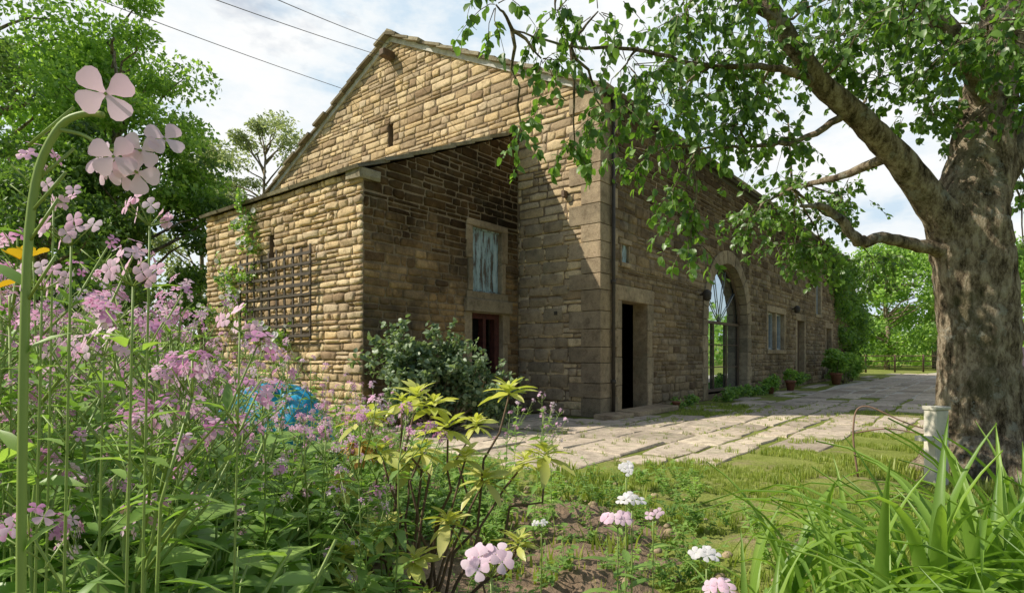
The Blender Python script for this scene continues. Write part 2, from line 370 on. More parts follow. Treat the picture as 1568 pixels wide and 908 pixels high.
o=buildp(b,'quoins',[quoin_m])
bv=o.modifiers.new('b','BEVEL');bv.width=.014;bv.segments=2;bv.limit_method='ANGLE'
b=MB()
b.add([B(-W,0,0),B(-W,LEN,0),B(-W,LEN,EAVE),B(-W,0,EAVE)],[(0,1,2,3)],0,.4,False)
b.add([B(0,LEN,0),B(-W,LEN,0),B(-W,LEN,EAVE),B(-W/2,LEN,RIDGE),B(0,LEN,EAVE)],[(0,1,2,3,4)],0,.4,False)
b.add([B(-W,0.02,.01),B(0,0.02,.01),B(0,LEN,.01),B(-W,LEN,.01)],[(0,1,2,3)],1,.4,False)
b.add([B(-1.6,.05,0),B(-1.6,LEN,0),B(-1.6,LEN,4.5),B(-1.6,.05,4.5)],[(0,1,2,3)],1,.4,False)  # added near-black sheet inside the barn, room shade seen through the door
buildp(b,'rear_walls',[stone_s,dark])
b=MB()
slope_len=math.hypot(W/2,RIDGE-EAVE);
for side in(0,1):
    e0=B(0 if side==0 else -W,0,EAVE);inw=(-ER if side==0 else ER);upv=(inw*(W/2)+Z*(RIDGE-EAVE));upv/=np.linalg.norm(upv)
    nn=np.cross(EN,upv);nn*=np.sign(nn[2]);nrow=16
    for i in range(nrow):
        s0=-.22+i*(slope_len+.22)/nrow;s1=s0+(slope_len+.3)/nrow+.12
        n=-.16
        while n<LEN+.1:
            w=U01(.45,.8);n1=min(n+w,LEN+.15);t0=.07+U01(0,.03);jj=U01(-.04,.04)
            n_=n+U01(-.07,.04) if n<0 else n
            q=[]
            for hh_ in(0,t0*.75):
                for (ss,nx,hh) in((s0+jj,n_,.035),(s0+jj,n1-.008,.035),(s1,n1-.008,.0),(s1,n_,.0)):
                    q.append(e0+upv*min(ss,slope_len+.02)+EN*nx+nn*(hh+.02+hh_))
            b.add(q,[(3,2,1,0),(4,5,6,7)]+[(k,(k+1)%4,4+(k+1)%4,4+k) for k in range(4)],0,random.random(),False);n=n1
    q=[e0+upv*s-Z*0+nn*h+EN*x for s in(-.05,slope_len) for (h,x) in((-.07,-.06),(.045,-.06),(.045,.1),(-.07,.1))]
    b.add(q,[(0,1,2,3),(4,5,6,7),(0,1,5,4),(1,2,6,5),(2,3,7,6),(3,0,4,7)],1,.5,False)
n=-.15
while n<LEN:
    w=.6;q=[]
    for nx in(n,n+w-.01):
        for (r,z) in((-.22,-.06),(-.18,0.03),(0,.13),(.18,.03),(.22,-.06)):q.append(B(-W/2+r,nx,RIDGE+.06+z))
    b.add(q,[(i,i+1,i+6,i+5) for i in range(4)]+[(0,1,2,3,4),(5,6,7,8,9)],0,random.random(),False);n+=w
b.tube([B(.13,.15,EAVE-.06),B(.13,LEN,EAVE-.06)],.05,8,2)
b.add([B(.02,0.05,EAVE-.16),B(.02,LEN,EAVE-.16),B(.1,LEN,EAVE+.02),B(.1,0.05,EAVE+.02)],[(0,1,2,3)],2,.5,False)
buildp(b,'roof',[slate_m,lime,blackpipe])
b=MB()
box(b,G,W/2-.09-.03,W/2+.06,RIDGE-.52,RIDGE-.36,-.1,.34,0,None,.01,.02)
box(b,G,.66,.72,4.0,4.12,-.1,.14,0);box(b,G,.87,.94,1.86,1.93,.03,.06,1)
for u in(4.3,8.6):box(b,G,u,u+.08,3+u*.3,3.08+u*.3,-.05,.06,0)
b.tube([S.P(.34,0.05,.09),S.P(.34,EAVE-.1,.09)],.034,10,1)
for z in(.6,2.4,4.2):b.tube([S.P(.34,z,.09),S.P(.34,z+.07,.09)],.045,10,1)
buildp(b,'drainpipe_and_beam_ends',[wood_dk,blackpipe])
b=MB()
def glaze(fr,r,d,mat=0):
    u0,u1,v0,v1=r;b.add([fr.P(u0,v0,d),fr.P(u1,v0,d),fr.P(u1,v1,d),fr.P(u0,v1,d)],[(0,1,2,3)],mat,.5,False)
glaze(S,mul,-.16);glaze(S,up,-.16)
glaze(S,sm,-.03,3)
cu,cv,R=arch
pl=[S.P(ar[0],.15,-.26),S.P(ar[1],.15,-.26)]+[S.P(cu+R*math.cos(math.pi*k/24),cv+R*math.sin(math.pi*k/24),-.26) for k in range(25)]
b.add(pl,[tuple(range(len(pl)))],0,.5,False)
for u in(5.25,6.25,7.25,8.25):
    box(b,S,u-.025,u+.025,.15,cv,-.25,-.21,1,.4)
for v in(.2,1.98):box(b,S,ar[0],ar[1],v-.035,v+.035,-.248,-.212,1,.4)
for v in(.8,1.4,):box(b,S,ar[0],ar[1],v-.012,v+.012,-.247,-.225,1,.4)
for a in(36,72,108,144):
    t=math.radians(a);b.tube([S.P(cu,cv,-.235),S.P(cu+R*math.cos(t),cv+R*math.sin(t),-.235)],.014,4,2)
b.tube([S.P(cu+(R-.05)*math.cos(math.pi*k/24),cv+(R-.05)*math.sin(math.pi*k/24),-.21) for k in range(25)],.045,4,1)
for r in(mul,up):
    u0,u1,v0,v1=r
    for (a,c,e,f) in((u0,u1,v0,v0+.06),(u0,u1,v1-.06,v1),(u0,u0+.06,v0+.06,v1-.06),(u1-.06,u1,v0+.06,v1-.06)):box(b,S,a,c,e,f,-.155,-.1,2,.4)
    box(b,S,(u0+u1)/2-.1,(u0+u1)/2-.04,v0+.06,v1-.06,-.155,-.1,2,.4);box(b,S,(u0+u1)/2+.04,(u0+u1)/2+.1,v0+.06,v1-.06,-.155,-.1,2,.4)
for r in(nd,fd):
    for k in range(5):
        w=(r[1]-r[0])/5;box(b,S,r[0]+k*w+.004,r[0]+(k+1)*w-.004,r[2],r[3],-.22,-.17,1,.4)
dF=Fr(B(-.3,.80,0),-ER,EN)
for k in range(6):box(b,dF,k*.16,k*.16+.152,.03,2.08,0,.04,1)
box(b,S,.5,2.3,0.0,.1,.0,.5,4,None,.01,.015);box(b,S,-.3,.45,0.0,.09,.06,.45,4,None,.01,.015)
for u,v in((4.65,2.55),(13.3,2.75)):
    b.tube([S.P(u,v,.03),S.P(u,v+.05,.2)],.02,6,5);b.tube([S.P(u,v+.12,.2),S.P(u,v+.05,.2),S.P(u,v-.12,.2),S.P(u,v-.15,.2)],[.04,.11,.09,.03],10,5)
buildp(b,'windows_doors_lamps',[glass,wood_dk,white,bluepaint,quoin_m,blackpipe])

AQ=B(-1.807,-3.72);AW=5.0;AL=3.72;AE=3.85;AT=5.46
AS=Fr(AQ,EN,ER);AF=Fr(AQ,-ER,-EN)
sh=(2.36,3.16,2.26,3.42);lo=(2.34,3.2,.75,1.88)
b=MB();stones(b,AS,.0,AL-.05,0,AT+.1,.13,(.18,.55),[rr(sh,.12,.12,.0),(2.2,3.34,1.88,2.26),rr(lo,.14,.0,0.1)],0)
backing(b,AS,0,AL,0,AT+.1,[sh,lo],1);reveal(b,AS,sh,.2,2);reveal(b,AS,lo,.35,2)
surround(b,AS,sh,.12,.12,0,2,.03)
box(b,AS,2.14,3.4,1.885,2.12,-.3,.1,2,None,.006,.015);box(b,AS,2.2,3.34,2.125,2.255,-.2,.03,2)
surround(b,AS,lo,.14,.0001,.1,2,.03)
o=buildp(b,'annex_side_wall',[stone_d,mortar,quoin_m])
asl=(AT-AE)/AL;nn_=EN*(-asl)+Z;clip(o,AS.P(0,AE-.02,0),nn_/np.linalg.norm(nn_))
b=MB();fs=(2.45,2.62,2.75,3.2)
stones(b,AF,0,AW,0,AE,.11,(.14,.46),[fs],0,None,(.012,.05));backing(b,AF,0,AW,0,AE,[fs],1);reveal(b,AF,fs,.25,1)
lf=Fr(B(-1.807-AW,-3.72),EN,-ER)
b.add([lf.P(0,0),lf.P(AL,0),lf.P(AL,AT),lf.P(0,AE)],[(0,1,2,3)],1,.5,False)
buildp(b,'annex_front_wall',[stone_g,mortar])
b=MB()
for k in range(5):
    w=(sh[1]-sh[0])/5
    box(b,AS,sh[0]+k*w+.005,sh[0]+(k+1)*w-.005,sh[2]+.03,sh[3]-.03,-.12,-.08+U01(0,.01),0,None,.003)
for e in((sh[0],sh[1],sh[3]-.03,sh[3]),(sh[0],sh[1],sh[2],sh[2]+.03)):box(b,AS,*e,-.13,-.05,0)
box(b,AS,lo[1]-.13,lo[1],lo[2],lo[3],-.2,-.08,1);box(b,AS,lo[0],lo[0]+.08,lo[2],lo[3],-.2,-.08,1)
box(b,AS,lo[0]+.08,lo[1]-.13,lo[3]-.10,lo[3],-.2,-.08,1)
box(b,AS,2.74,2.82,lo[2],lo[3]-.10,-.2,-.08,1)
box(b,AS,lo[0]+.0,lo[1],lo[2]-.0,lo[3],-.5,-.45,2)  # near-black panel painting the shade behind the lower opening
buildp(b,'annex_shutters',[bluepaint,redwood,dark])
b=MB()
upv=EN*AL+Z*(AT-AE);L_=np.linalg.norm(upv);upv/=L_;nn=np.cross(ER,upv);nn*=np.sign(nn[2])
nrow=8
for i in range(nrow):
    s0=-.12+i*(L_+.12)/nrow;s1=s0+L_/nrow+.1;r=.07
    while r>-AW-.1:
        w=U01(.4,.7);r1=max(r-w,-AW-.12);q=[];j=U01(-.025,.025)
        for t in(0.0,.055):
            for ss,rx,h in((s0+j,r+(U01(-.02,.03) if r>0 else 0),.03),(s0+j,r1+.008,.03),(s1,r1+.008,0),(s1,r,0)):q.append(AQ+Z*AE+upv*min(ss,L_)+ER*rx+nn*(h+t))
        b.add(q,[(3,2,1,0),(4,5,6,7)]+[(k,(k+1)%4,4+(k+1)%4,4+k) for k in range(4)],0,random.random(),False);r=r1
fr=Fr(AQ,EN,ER);box(b,fr,-.10,.28,AE-.14,AE+.02,-.3,.07,0,None,.02,.02)
buildp(b,'annex_roof',[slate_m,quoin_m])
b=MB();nx=9;ny=6
for i in range(nx+1):
    u=1.2+i*2.25/nx;box(b,AF,u-.02,u+.02,1.35+U01(-.03,.03),2.85+U01(-.04,.04),.10,.12,0,None,.008)
for i in range(ny+3):
    v=1.42+i*.165;box(b,AF,1.15,3.5,v-.02,v+.02,.121,.14,0,None,.008)
b.build('garden_trellis',[simple('weathered_trellis',(.09,.07,.05),.8)])

# ------------------------------------------------------------------ paving
b=MB()
def right_edge(n):return 3.9+.45*math.sin(n*.9)+(.9 if n>.5 else 0)+.02*n
def near_edge(r):return -4.3+.35*math.sin(r*2.1)+max(0,(r-1.5))*.75
r=-3.0
while r<6.3:
    w=U01(.45,.85);n=-4.6+U01(0,.5)
    while n<34:
        l=U01(.5,1.35)*(1 if n<10 else 1.5);rc,nc=r+w/2,n+l/2
        ok=rc<right_edge(nc)+U01(-.3,.3) and nc>near_edge(rc)+U01(-.25,.25) and not(rc<.12 and nc>-.1) and not(rc<-1.75 and nc>-3.9)
        if ok and rc<1.6 and nc>1.5 and random.random()<.5:ok=False
        if ok and random.random()<.08:ok=False
        if ok:
            g=U01(.012,.05);z0=U01(.012,.024);tx,ty=U01(-.007,.007),U01(-.007,.007)
            rc_=[(r+g,n+g),(r+w*U01(.4,.6),n+g*U01(.5,1.5)),(r+w-g,n+g),(r+w-g,n+l*.5),(r+w-g,n+l-g),(r+w*.5,n+l-g),(r+g,n+l-g),(r+g,n+l*.5)]
            jit=[(a+U01(-.04,.04),c+U01(-.04,.04)) for a,c in rc_]
            V=[B(a,c,-.02) for a,c in jit]+[B(a,c,z0-.012) for a,c in jit]+[B(rc+(a-rc)*.95,nc+(c-nc)*.96,z0+tx*(1 if a>rc else -1)+ty*(1 if c>nc else -1)) for a,c in jit]
            b.add(V,[(i,(i+1)%8,8+(i+1)%8,8+i) for i in range(8)]+[(8+i,8+(i+1)%8,16+(i+1)%8,16+i) for i in range(8)]+[tuple(range(16,24))],0,random.random(),False)
        n+=l
    r+=w
b.build('flagstone_patio',[flag_m])
b=MB();pts=[]
for i in range(40):
    n=9+i*1.6;c=3.4+.004*(n-9)**2*.6;hw=2.3
    pts+=[B(c-hw+.2*math.sin(i),n,.006),B(c+hw+.25*math.sin(i*1.7),n,.006)]
b.add(pts,[(2*i,2*i+1,2*i+3,2*i+2) for i in range(39)],0,.5,False)
b.build('gravel_drive',[simple('pale_gravel',(.60,.54,.44),.95,nz=3,var=.3,bump=.6)])

b=MB();nx,ny=110,110;X=np.linspace(-7,1.4,nx);Y=np.linspace(-.5,7,ny);gx,gy=np.meshgrid(X,Y,indexing='ij')
edge=0.75+.25*np.sin(gy*2.1)-np.clip(gy-4.0,0,9)*.95
mask=np.clip((edge-gx)/.35,-1,1);mask=np.minimum(mask,np.clip((gx+6.9)/.3,-1,1));mask=np.minimum(mask,np.clip((6.8-gy)/.4,-1,1))
hz=.05*mask+rng.normal(size=gx.shape)*.016*(mask>-.5)+.025*np.sin(gx*7+np.sin(gy*5)*2)*np.sin(gy*6)
V=np.stack([gx,gy,hz],-1).reshape(-1,3);F=[(i*ny+j,(i+1)*ny+j,(i+1)*ny+j+1,i*ny+j+1) for i in range(nx-1) for j in range(ny-1)]
b.add(V,F);b.build('garden_soil',[simple('soil',(.30,.205,.135),.95,nz=12,var=.55,bump=.9)])
b=MB()
for _ in range(90):
    x,y=U01(-.2,1.3),U01(2.4,5);s=U01(.01,.035)
    k=8;pts=[(x+s*(1+.2*U01(-1,1))*math.cos(a*2*math.pi/k)*q,y+s*math.sin(a*2*math.pi/k)*q*.8,.03+h*s) for q,h in((1,0),(1.05,.4),(.6,.85)) for a in range(k)]+[(x,y,.03+s*.9)]
    F=[(r*8+i,r*8+(i+1)%8,r*8+8+(i+1)%8,r*8+8+i) for r in(0,1) for i in range(8)]+[(16+i,16+(i+1)%8,24) for i in range(8)]
    b.add(pts,F,0,random.random())
b.build('garden_stones',[quoin_m])

# ------------------------------------------------------------------ grass
tb=MB()
for i in range(9):
    a=U01(0,6.28);h=U01(.6,1.1);l=U01(.1,.5);w=.06;cx,cy=U01(-.4,.4),U01(-.4,.4);dx,dy=math.cos(a),math.sin(a)
    V=[(cx-dy*w,cy+dx*w,0),(cx+dy*w,cy-dx*w,0),(cx+dx*l*.4-dy*w*.8,cy+dy*l*.4+dx*w*.8,h*.6),(cx+dx*l*.4+dy*w*.8,cy+dy*l*.4-dx*w*.8,h*.6),(cx+dx*l,cy+dy*l,h)]
    tb.add(V,[(0,1,3,2),(2,3,4)],0,random.random())
TUFT=tb.tmpl()
b=MB()
N0=28000;x=rng.uniform(.2,9.5,N0);y=rng.uniform(2.6,13,N0)
rel=np.stack([x-C0[0],y-C0[1]],1);rr_=rel@ER[:2];nn2=rel@EN[:2]
re_=3.9+.45*np.sin(nn2*.9)+np.where(nn2>.5,.9,0)+.02*nn2;ne=-4.3+.35*np.sin(rr_*2.1)+np.clip(rr_-1.5,0,9)*.75
onp=(rr_<re_-.1)&(nn2>ne+.1)
edge=0.75+.25*np.sin(y*2.1)-np.clip(y-4.0,0,9)*.95
patch=(np.sin(x*2.3+np.sin(y*1.7)*1.5)*np.sin(y*2.9+x)>-.45)
keep=(~onp)&(x>edge-.1)&patch&(rng.random(N0)<np.clip(5.5/y,.4,1));keep|=onp&(rng.random(N0)<.09)&(rr_>.1)
keep|=(rr_>.3)&(rr_<1.9)&(nn2>1.5)&(rng.random(N0)<.5)
x,y=x[keep],y[keep];n=len(x)
b.inst(TUFT,np.stack([x,y,np.zeros(n)],1),rotz(rng.uniform(0,6.28,n)),rng.uniform(.025,.065,n)*(1+.4*np.sin(x*3)*np.sin(y*4)))
n=420;x=rng.uniform(-.4,5.2,n);y=rng.uniform(2.7,5.6,n);k=(x<1.1)|(np.hypot(x-4.3,y-5.5)<1.1)|((y<3.2)&(x<3));x,y=x[k],y[k];n=len(x)
b.inst(TUFT,np.stack([x,y,np.zeros(n)],1),rotz(rng.uniform(0,6.28,n)),rng.uniform(.06,.16,n))
b.build('lawn_grass',[L_grass])

# ------------------------------------------------------------------ trees
def curve(p0,p1,n=6,sag=0,wob=.05):
    p0,p1=np.array(p0,float),np.array(p1,float);t=np.linspace(0,1,n)[:,None];L=np.linalg.norm(p1-p0)
    p=p0+(p1-p0)*t;p[:,2]+=sag*L*np.sin(t[:,0]*math.pi)
    w=rng.normal(size=(n,3))*wob*L;w[0]=0;w[-1]=0;return p+w
def make_tree(name,x,y,h,cr,base,mat,n,ls,K=40,cl=.24,lean=0,trunk=.22,sq=1.0):
    tb=MB();b=MB();cz=(h+base)/2;hz=(h-base)/2
    tb.tube(curve((x,y,-.05),(x+lean,y,h*.85),7,0,.012),np.linspace(trunk,.04,7),8,0)
    d=unit(K);rad=rng.uniform(.45,1.0,K)**.6;cen=np.stack([x+lean*.5+d[:,0]*rad*cr,y+d[:,1]*rad*cr,cz+d[:,2]*rad*hz*sq],1)
    for c in cen:
        s=np.array([x+lean*(c[2]/h)*.7,y,max(base*.8,c[2]-U01(.8,2.2))]);L=np.linalg.norm(c-s)
        tb.tube(curve(s,c,5,.05,.04),np.linspace(.022*L**.6+.02,.012,5),5,0)
    m=n//K
    allp=[]
    for c in cen:
        r=cr*cl*U01(.6,1.4);v=unit(m)*(rng.random(m)**.4)[:,None]*r*np.array([1.15,1.15,.7]);allp.append(c+v)
    P=np.concatenate(allp);M=len(P);f=unit(M);f[:,2]-=.4;nr=unit(M)*.8+np.array([-.4,-.3,.7])
    b.inst(DIA,P,rots(f,nr),ls*rng.uniform(.6,1.3,M),None,None,1.0)
    e=empty(name,(x,y,0))
    for o in(tb.build('trunk_and_limbs',[bark]),b.build('leaves',[mat])):o.parent=e;o.matrix_parent_inverse.translation=-Vector((x,y,0))
make_tree('broadleaf_tree',-17,19,17,4.2,2.5,L_mid,22000,.20,50)
make_tree('broadleaf_tree',-12.8,18.8,13.0,2.8,1.5,L_mid,26000,.16,56,.26)
make_tree('broadleaf_tree',-11.4,18,8.4,2.5,.8,L_dark,18000,.16,36,.3)
make_tree('broadleaf_tree',-13.5,13.5,9.6,2.3,2.5,L_dark,9000,.13,34,.22)
make_tree('broadleaf_tree',-9.6,12.0,4.8,1.6,.4,L_dark,12000,.11,30,.3)
make_tree('willow_tree',-13.0,31,14.0,3.0,4,L_pale,18000,.18,64,.24)
make_tree('willow_tree',-17.5,33,13.0,3.0,3,L_pale,11000,.2,34,.26)
make_tree('broadleaf_tree',-22,26,15,4.5,2,L_mid,12000,.26,36,.28)
make_tree('oak_tree',30,47,10.5,4.5,1.2,L_mid,12000,.30,36,.26)
make_tree('oak_tree',36,50,12,5,1.0,L_mid,10000,.32,34,.26)
make_tree('oak_tree',24.5,52,10,4,1.2,L_mid,9000,.3,30,.26)
make_tree('hawthorn_tree',14.9,16.3,5.0,1.9,1.3,L_mid,9000,.13,30,.26)
b=MB();n=26000;a=rng.uniform(-1.25,1.25,n);d=rng.uniform(62,90,n);hh=4.5+2.5*np.sin(a*17)+1.7*np.sin(a*41+2)+1.2*np.sin(a*93)
z=rng.random(n)**.8*hh;P=np.stack([d*np.sin(a),d*np.cos(a),z],1);b.inst(DIA,P,rots(unit(n),unit(n)+np.array([0,0,.6])),rng.uniform(.5,1.0,n),None,None,1)
b.build('distant_trees',[L_mid])
b=MB();n=18000;t=rng.random(n);P=np.stack([-15.5+8.3*t,10.3+2.6*np.sin(t*3)+rng.normal(size=n)*.6,rng.random(n)**.8*(2.6+.5*np.sin(t*19)+.35*np.sin(t*47))],1)
b.inst(DIA,P,rots(unit(n),unit(n)+np.array([0,0,.6])),rng.uniform(.08,.16,n),None,None,1)
b.build('hedge',[L_dark])

# near tree
tr=MB();lf_=MB()
def dens(p,r,k,wob=.008):
    p=np.array(p,float);t=np.linspace(0,1,len(p));tt=np.linspace(0,1,len(p)*k);q=np.stack([np.interp(tt,t,p[:,c]) for c in range(3)],1)
    for _ in range(3 if k>3 else 1):q[1:-1]=(q[:-2]+2*q[1:-1]+q[2:])/4
    q[1:-1]+=rng.normal(size=(len(q)-2,3))*wob;return q,np.interp(tt,t,r)
trunk=[(4.40,5.5,-.1),(4.40,5.5,.12),(4.37,5.5,.45),(4.35,5.5,1.1),(4.32,5.5,1.8),(4.25,5.5,2.35),(4.40,5.52,2.9),(4.5,5.55,3.5),(4.7,5.6,4.3),(4.75,5.7,5.4),(4.8,5.7,6.8)]
q,r=dens(trunk,[.48,.40,.34,.31,.31,.32,.25,.22,.18,.13,.05],8,.006)
tr.tube(q,r,36,0,.5,True,.05)
for a in range(7):
    t=a*.9+.2;q,r=dens([(4.37+.2*math.cos(t),5.5+.2*math.sin(t),.5),(4.37+.36*math.cos(t),5.5+.36*math.sin(t),.12),(4.37+.6*math.cos(t),5.5+.6*math.sin(t),-.06)],[.10,.11,.05],4,.006);tr.tube(q,r,10,0,.5,True,.05)
limbs=[([(4.2,5.5,2.1),(3.85,5.4,2.55),(3.45,5.3,2.92),(3.0,5.1,3.18),(2.6,5.0,3.42),(2.2,4.85,3.85),(1.9,4.8,4.35),(1.7,4.7,5.0)],[.19,.14,.115,.10,.085,.07,.05,.03]),
([(4.05,5.45,2.08),(3.7,5.4,2.12),(3.35,5.3,2.17),(3.05,5.2,2.1),(2.93,5.2,2.28),(2.75,5.15,2.42),(2.5,5.1,2.4)],[.075,.055,.05,.048,.04,.03,.012]),
([(4.4,5.5,2.6),(4.8,5.6,3.1),(5.3,5.8,3.6),(5.9,6,4.4)],[.2,.14,.1,.04]),
([(2.6,5.0,3.42),(2.1,4.7,3.42),(1.5,4.5,3.3),(.9,4.2,3.3),(.4,4.0,3.2),(.0,3.7,3.15)],[.04,.025,.018,.013,.009,.005]),
([(2.9,5.1,3.2),(2.5,5.1,2.95),(2.0,4.9,2.85),(1.5,4.7,2.75)],[.035,.022,.015,.008]),
([(3.4,5.3,2.9),(3.3,5.9,2.9),(3.1,6.5,2.95),(2.8,6.6,2.8)],[.05,.035,.02,.01]),
([(2.2,4.85,3.85),(1.6,4.6,4.05),(.9,4.2,3.85),(.3,3.8,3.5)],[.04,.025,.016,.008]),
([(4.5,5.5,3.4),(4.0,5.2,3.8),(3.4,5.0,4.3),(2.9,4.8,5.0)],[.12,.09,.07,.04])]
for i,(p,r) in enumerate(limbs):
    q,r=dens(p,r,5,.006);tr.tube(q,r,16,0,.5,True,.04)
allL=np.concatenate([np.array(p) for p,_ in limbs])
cl=[(-.10,3.6,3.25,.2,9),(.28,3.8,3.32,.22,12),(.19,3.8,3.02,.18,7),(.07,4.0,2.62,.13,6),(.45,4.2,2.6,.15,8),(.68,4.2,2.82,.24,14),(.82,4.2,3.18,.28,17),
(.6,4.1,3.5,.28,10),(1.18,4.5,3.02,.36,34),(1.08,4.5,2.66,.2,14),(1.63,4.8,3.47,.42,46),(1.79,4.8,2.99,.33,32),(2.3,5,2.96,.25,18),(1.36,4.6,3.78,.4,34),(2.2,5,3.79,.42,44),
(1.36,4.8,2.25,.17,12),(1.47,4.8,2.0,.12,7),(1.3,4.7,2.45,.15,8),(2.0,4.9,3.2,.3,20),
(2.7,6.5,2.65,.3,34),(3.3,6.8,2.4,.33,40),(3.8,6.8,2.95,.35,36),(3.7,7,2.25,.25,24),(4.3,7,2.25,.3,24),(3.1,6.5,3.0,.3,24),(3.5,6.8,2.75,.3,22),
(2.87,5.2,3.9,.45,50),(3.44,5.2,4.07,.45,50),(3.33,5.3,3.6,.32,26),(3.55,4.8,3.6,.4,40),(3.9,5.5,3.4,.3,24),(3.98,4.8,3.72,.45,46),(4.2,4.7,3.2,.28,22),(4.9,6.2,3.96,.5,44),(5.2,6,2.8,.32,24),(5.4,6.2,2.2,.25,16),(2.6,4.6,3.9,.35,28),(3.0,4.3,3.7,.3,20),(3.6,4.2,3.5,.25,14),(1.7,4.3,3.75,.3,20)]
for _ in range(14):
    a=U01(0,6.28);q=U01(.3,2.3);cl.append((4.0+q*math.cos(a),5.8+q*math.sin(a),U01(4.6,6.6),.5,24))
LP=[];LFw=[]
for (x,y,z,r,nt_) in cl:
    c=np.array([x,y,z]);d=np.linalg.norm(allL-c,axis=1);s=allL[np.argmin(d)]
    tr.tube(curve(s,c,6,.06,.03),np.linspace(.014,.005,6),5,0)
    for _ in range(nt_):
        u=unit(1)[0];p=c+u*r*U01(.15,.95)*np.array([1.2,1.2,.8]);dr=u*.7+rng.normal(size=3)*.5;dr[2]-=.45;dr/=np.linalg.norm(dr)
        L=U01(.18,.38);pts=[p]
        for k in range(4):dr=dr+np.array([0,0,-.22]);dr/=np.linalg.norm(dr);pts.append(pts[-1]+dr*L/4)
        if random.random()<.6:tr.tube([c+(p-c)*.2,*pts],[.004,.003,.003,.002,.002,.001],3,0,.5,False)
        else: tr.tube(pts,[.003,.003,.002,.002,.001],3,0,.5,False)
        pts=np.array(pts)
        for k in range(11):
            t=U01(0,4);i=min(3,int(t));q=pts[i]+(pts[i+1]-pts[i])*(t-i)
            f=rng.normal(size=3)*.7+dr*.6;f[2]-=.55;LP.append(q);LFw.append(f)
LP=np.array(LP);LFw=np.array(LFw);M=len(LP);LFn=LFw/np.linalg.norm(LFw,axis=1)[:,None]
lf_.inst(OVATE,LP+LFn*.012,rots(LFn,unit(M)*.8+np.array([-.5,-.1,.8])),rng.uniform(.042,.080,M),None,None,1.0)
e=empty('garden_tree',(4.3,5.5,0))
for o in(tr.build('trunk_and_branches',[bark]),lf_.build('leaves',[L_tree])):o.parent=e;o.matrix_parent_inverse.translation=-Vector((4.3,5.5,0))

# ------------------------------------------------------------------ shrubs, ivy, climbing rose
def leafblob(name,cs,n,ls,T,mat,stem=True,base=None,extra=None,K=10,spray=0):
    b=MB();P=[]
    tot=sum(c[3]**2 for c in cs)
    for x,y,z,r,*k in cs:
        m=int(n*r*r/tot);sq=k[0] if k else .9
        sub=unit(K)*r*.7*rng.uniform(.6,1.15,K)[:,None];sub[:,2]*=sq
        ids=rng.integers(0,K,m);v=unit(m)*(rng.random(m)**.4)[:,None]*r*.42;v[:,2]*=sq;P.append(np.array([x,y,z])+sub[ids]+v)
        if stem:
            g=(base or (x,y));
            for s_ in sub:b.tube(curve((g[0]+U01(-.1,.1),g[1]+U01(-.1,.1),0),np.array([x,y,z])+s_*1.2,5,0,.03),np.linspace(.015,.004,5),4,1)
        for _ in range(spray):
            u=unit(1)[0];u[2]=abs(u[2])*.9+.2;a_=np.array([x,y,z])+u*r*.6;e_=a_+u*r*U01(.5,.95);c_=curve(a_,e_,6,.08,.03);b.tube(c_,np.linspace(.006,.002,6),4,1)
            t=rng.uniform(.2,1,22);P.append(np.stack([np.interp(t,np.linspace(0,1,6),c_[:,q]) for q in range(3)],1)+rng.normal(size=(22,3))*.02)
    P=np.concatenate(P);P=P[P[:,2]>.02];m=len(P);f=unit(m);f[:,2]+=.2
    b.inst(T,P,rots(f,unit(m)*.7+np.array([-.2,-.2,.8])),ls*rng.uniform(.6,1.3,m),None,0,1.0)
    if extra:extra(b,P)
    return b.build(name,[mat,bark,P_white,P_pink])
leafblob('rose_shrub',[(-1.55,8.15,.7,.5),(-1.0,8.4,.75,.5),(-.95,8.35,1.05,.34),(-1.55,8.15,1.05,.36),(-.35,8.45,.42,.42),(-.6,8.4,.65,.38)],6500,.075,OVATE,L_shrub,True,(-1,8.4),None,12,14)
leafblob('ivy',[tuple(B(.12,n,z))+(r,1.6) for n,z,r in((20.5,4.6,.7),(21.3,3.6,.8),(22.3,2.6,.8),(21.8,4.5,.8),(23.5,3.7,.8),(24.5,2.5,.9),(23,1.3,.7),(25.5,1.4,.9),(25.2,3.8,.9),(19.8,5.2,.6),(18.6,5.3,.45),(24.0,5.0,.7),(26.5,2.8,.9))],12000,.15,DIA,L_ivy,False)
leafblob('wall_plants',[tuple(B(.35,n,.12))+(.18,) for n in(2.6,3.3)]+[tuple(B(.4,n,.16))+(U01(.17,.26),) for n in(5.2,5.9,6.8,7.6,8.3)]+[tuple(B(.4,n,.3))+(.35,) for n in(9.2,13,18.6)],5500,.06,OVATE,L_garden,False)
leafblob('potted_bush',[tuple(B(.9,16.3,1.0))+(.6,),tuple(B(1.0,17.3,.8))+(.5,),tuple(B(.8,20,.6))+(.6,)],4000,.1,OVATE,L_mid,True)
b=MB()
for n,r,s in((10.9,.55,.3),(16.3,.9,.42),(8.9,.5,.2),(2.4,.4,.16)):
    c=B(r,n);b.tube([c+Z*.01,c+Z*s*.9,c+Z*s*.9,c+Z*s*1.1,c+Z*s*1.08],[s*.33,s*.48,s*.56,s*.56,s*.4],16,0)
b.build('terracotta_pots',[terracotta])
leafblob('pot_plant',[tuple(B(.55,10.9,.5))+(.24,),tuple(B(.5,8.9,.32))+(.2,)],900,.06,OVATE,L_mid,False)
def roses(b,P):
    k=rng.choice(len(P),75);T=MB()
    for a in range(7):
        t=a*.9;T.inst(PETAL,[(0,0,0)],rots(np.array([[math.cos(t),math.sin(t),.5]]),np.array([[0,0,1.]])),1)
    T=T.tmpl();m=len(k);b.inst(T,P[k]+np.array([0,-.08,0]),rots(unit(m),np.tile(np.array([-.3,-1,.5]),(m,1))),.05,None,2)
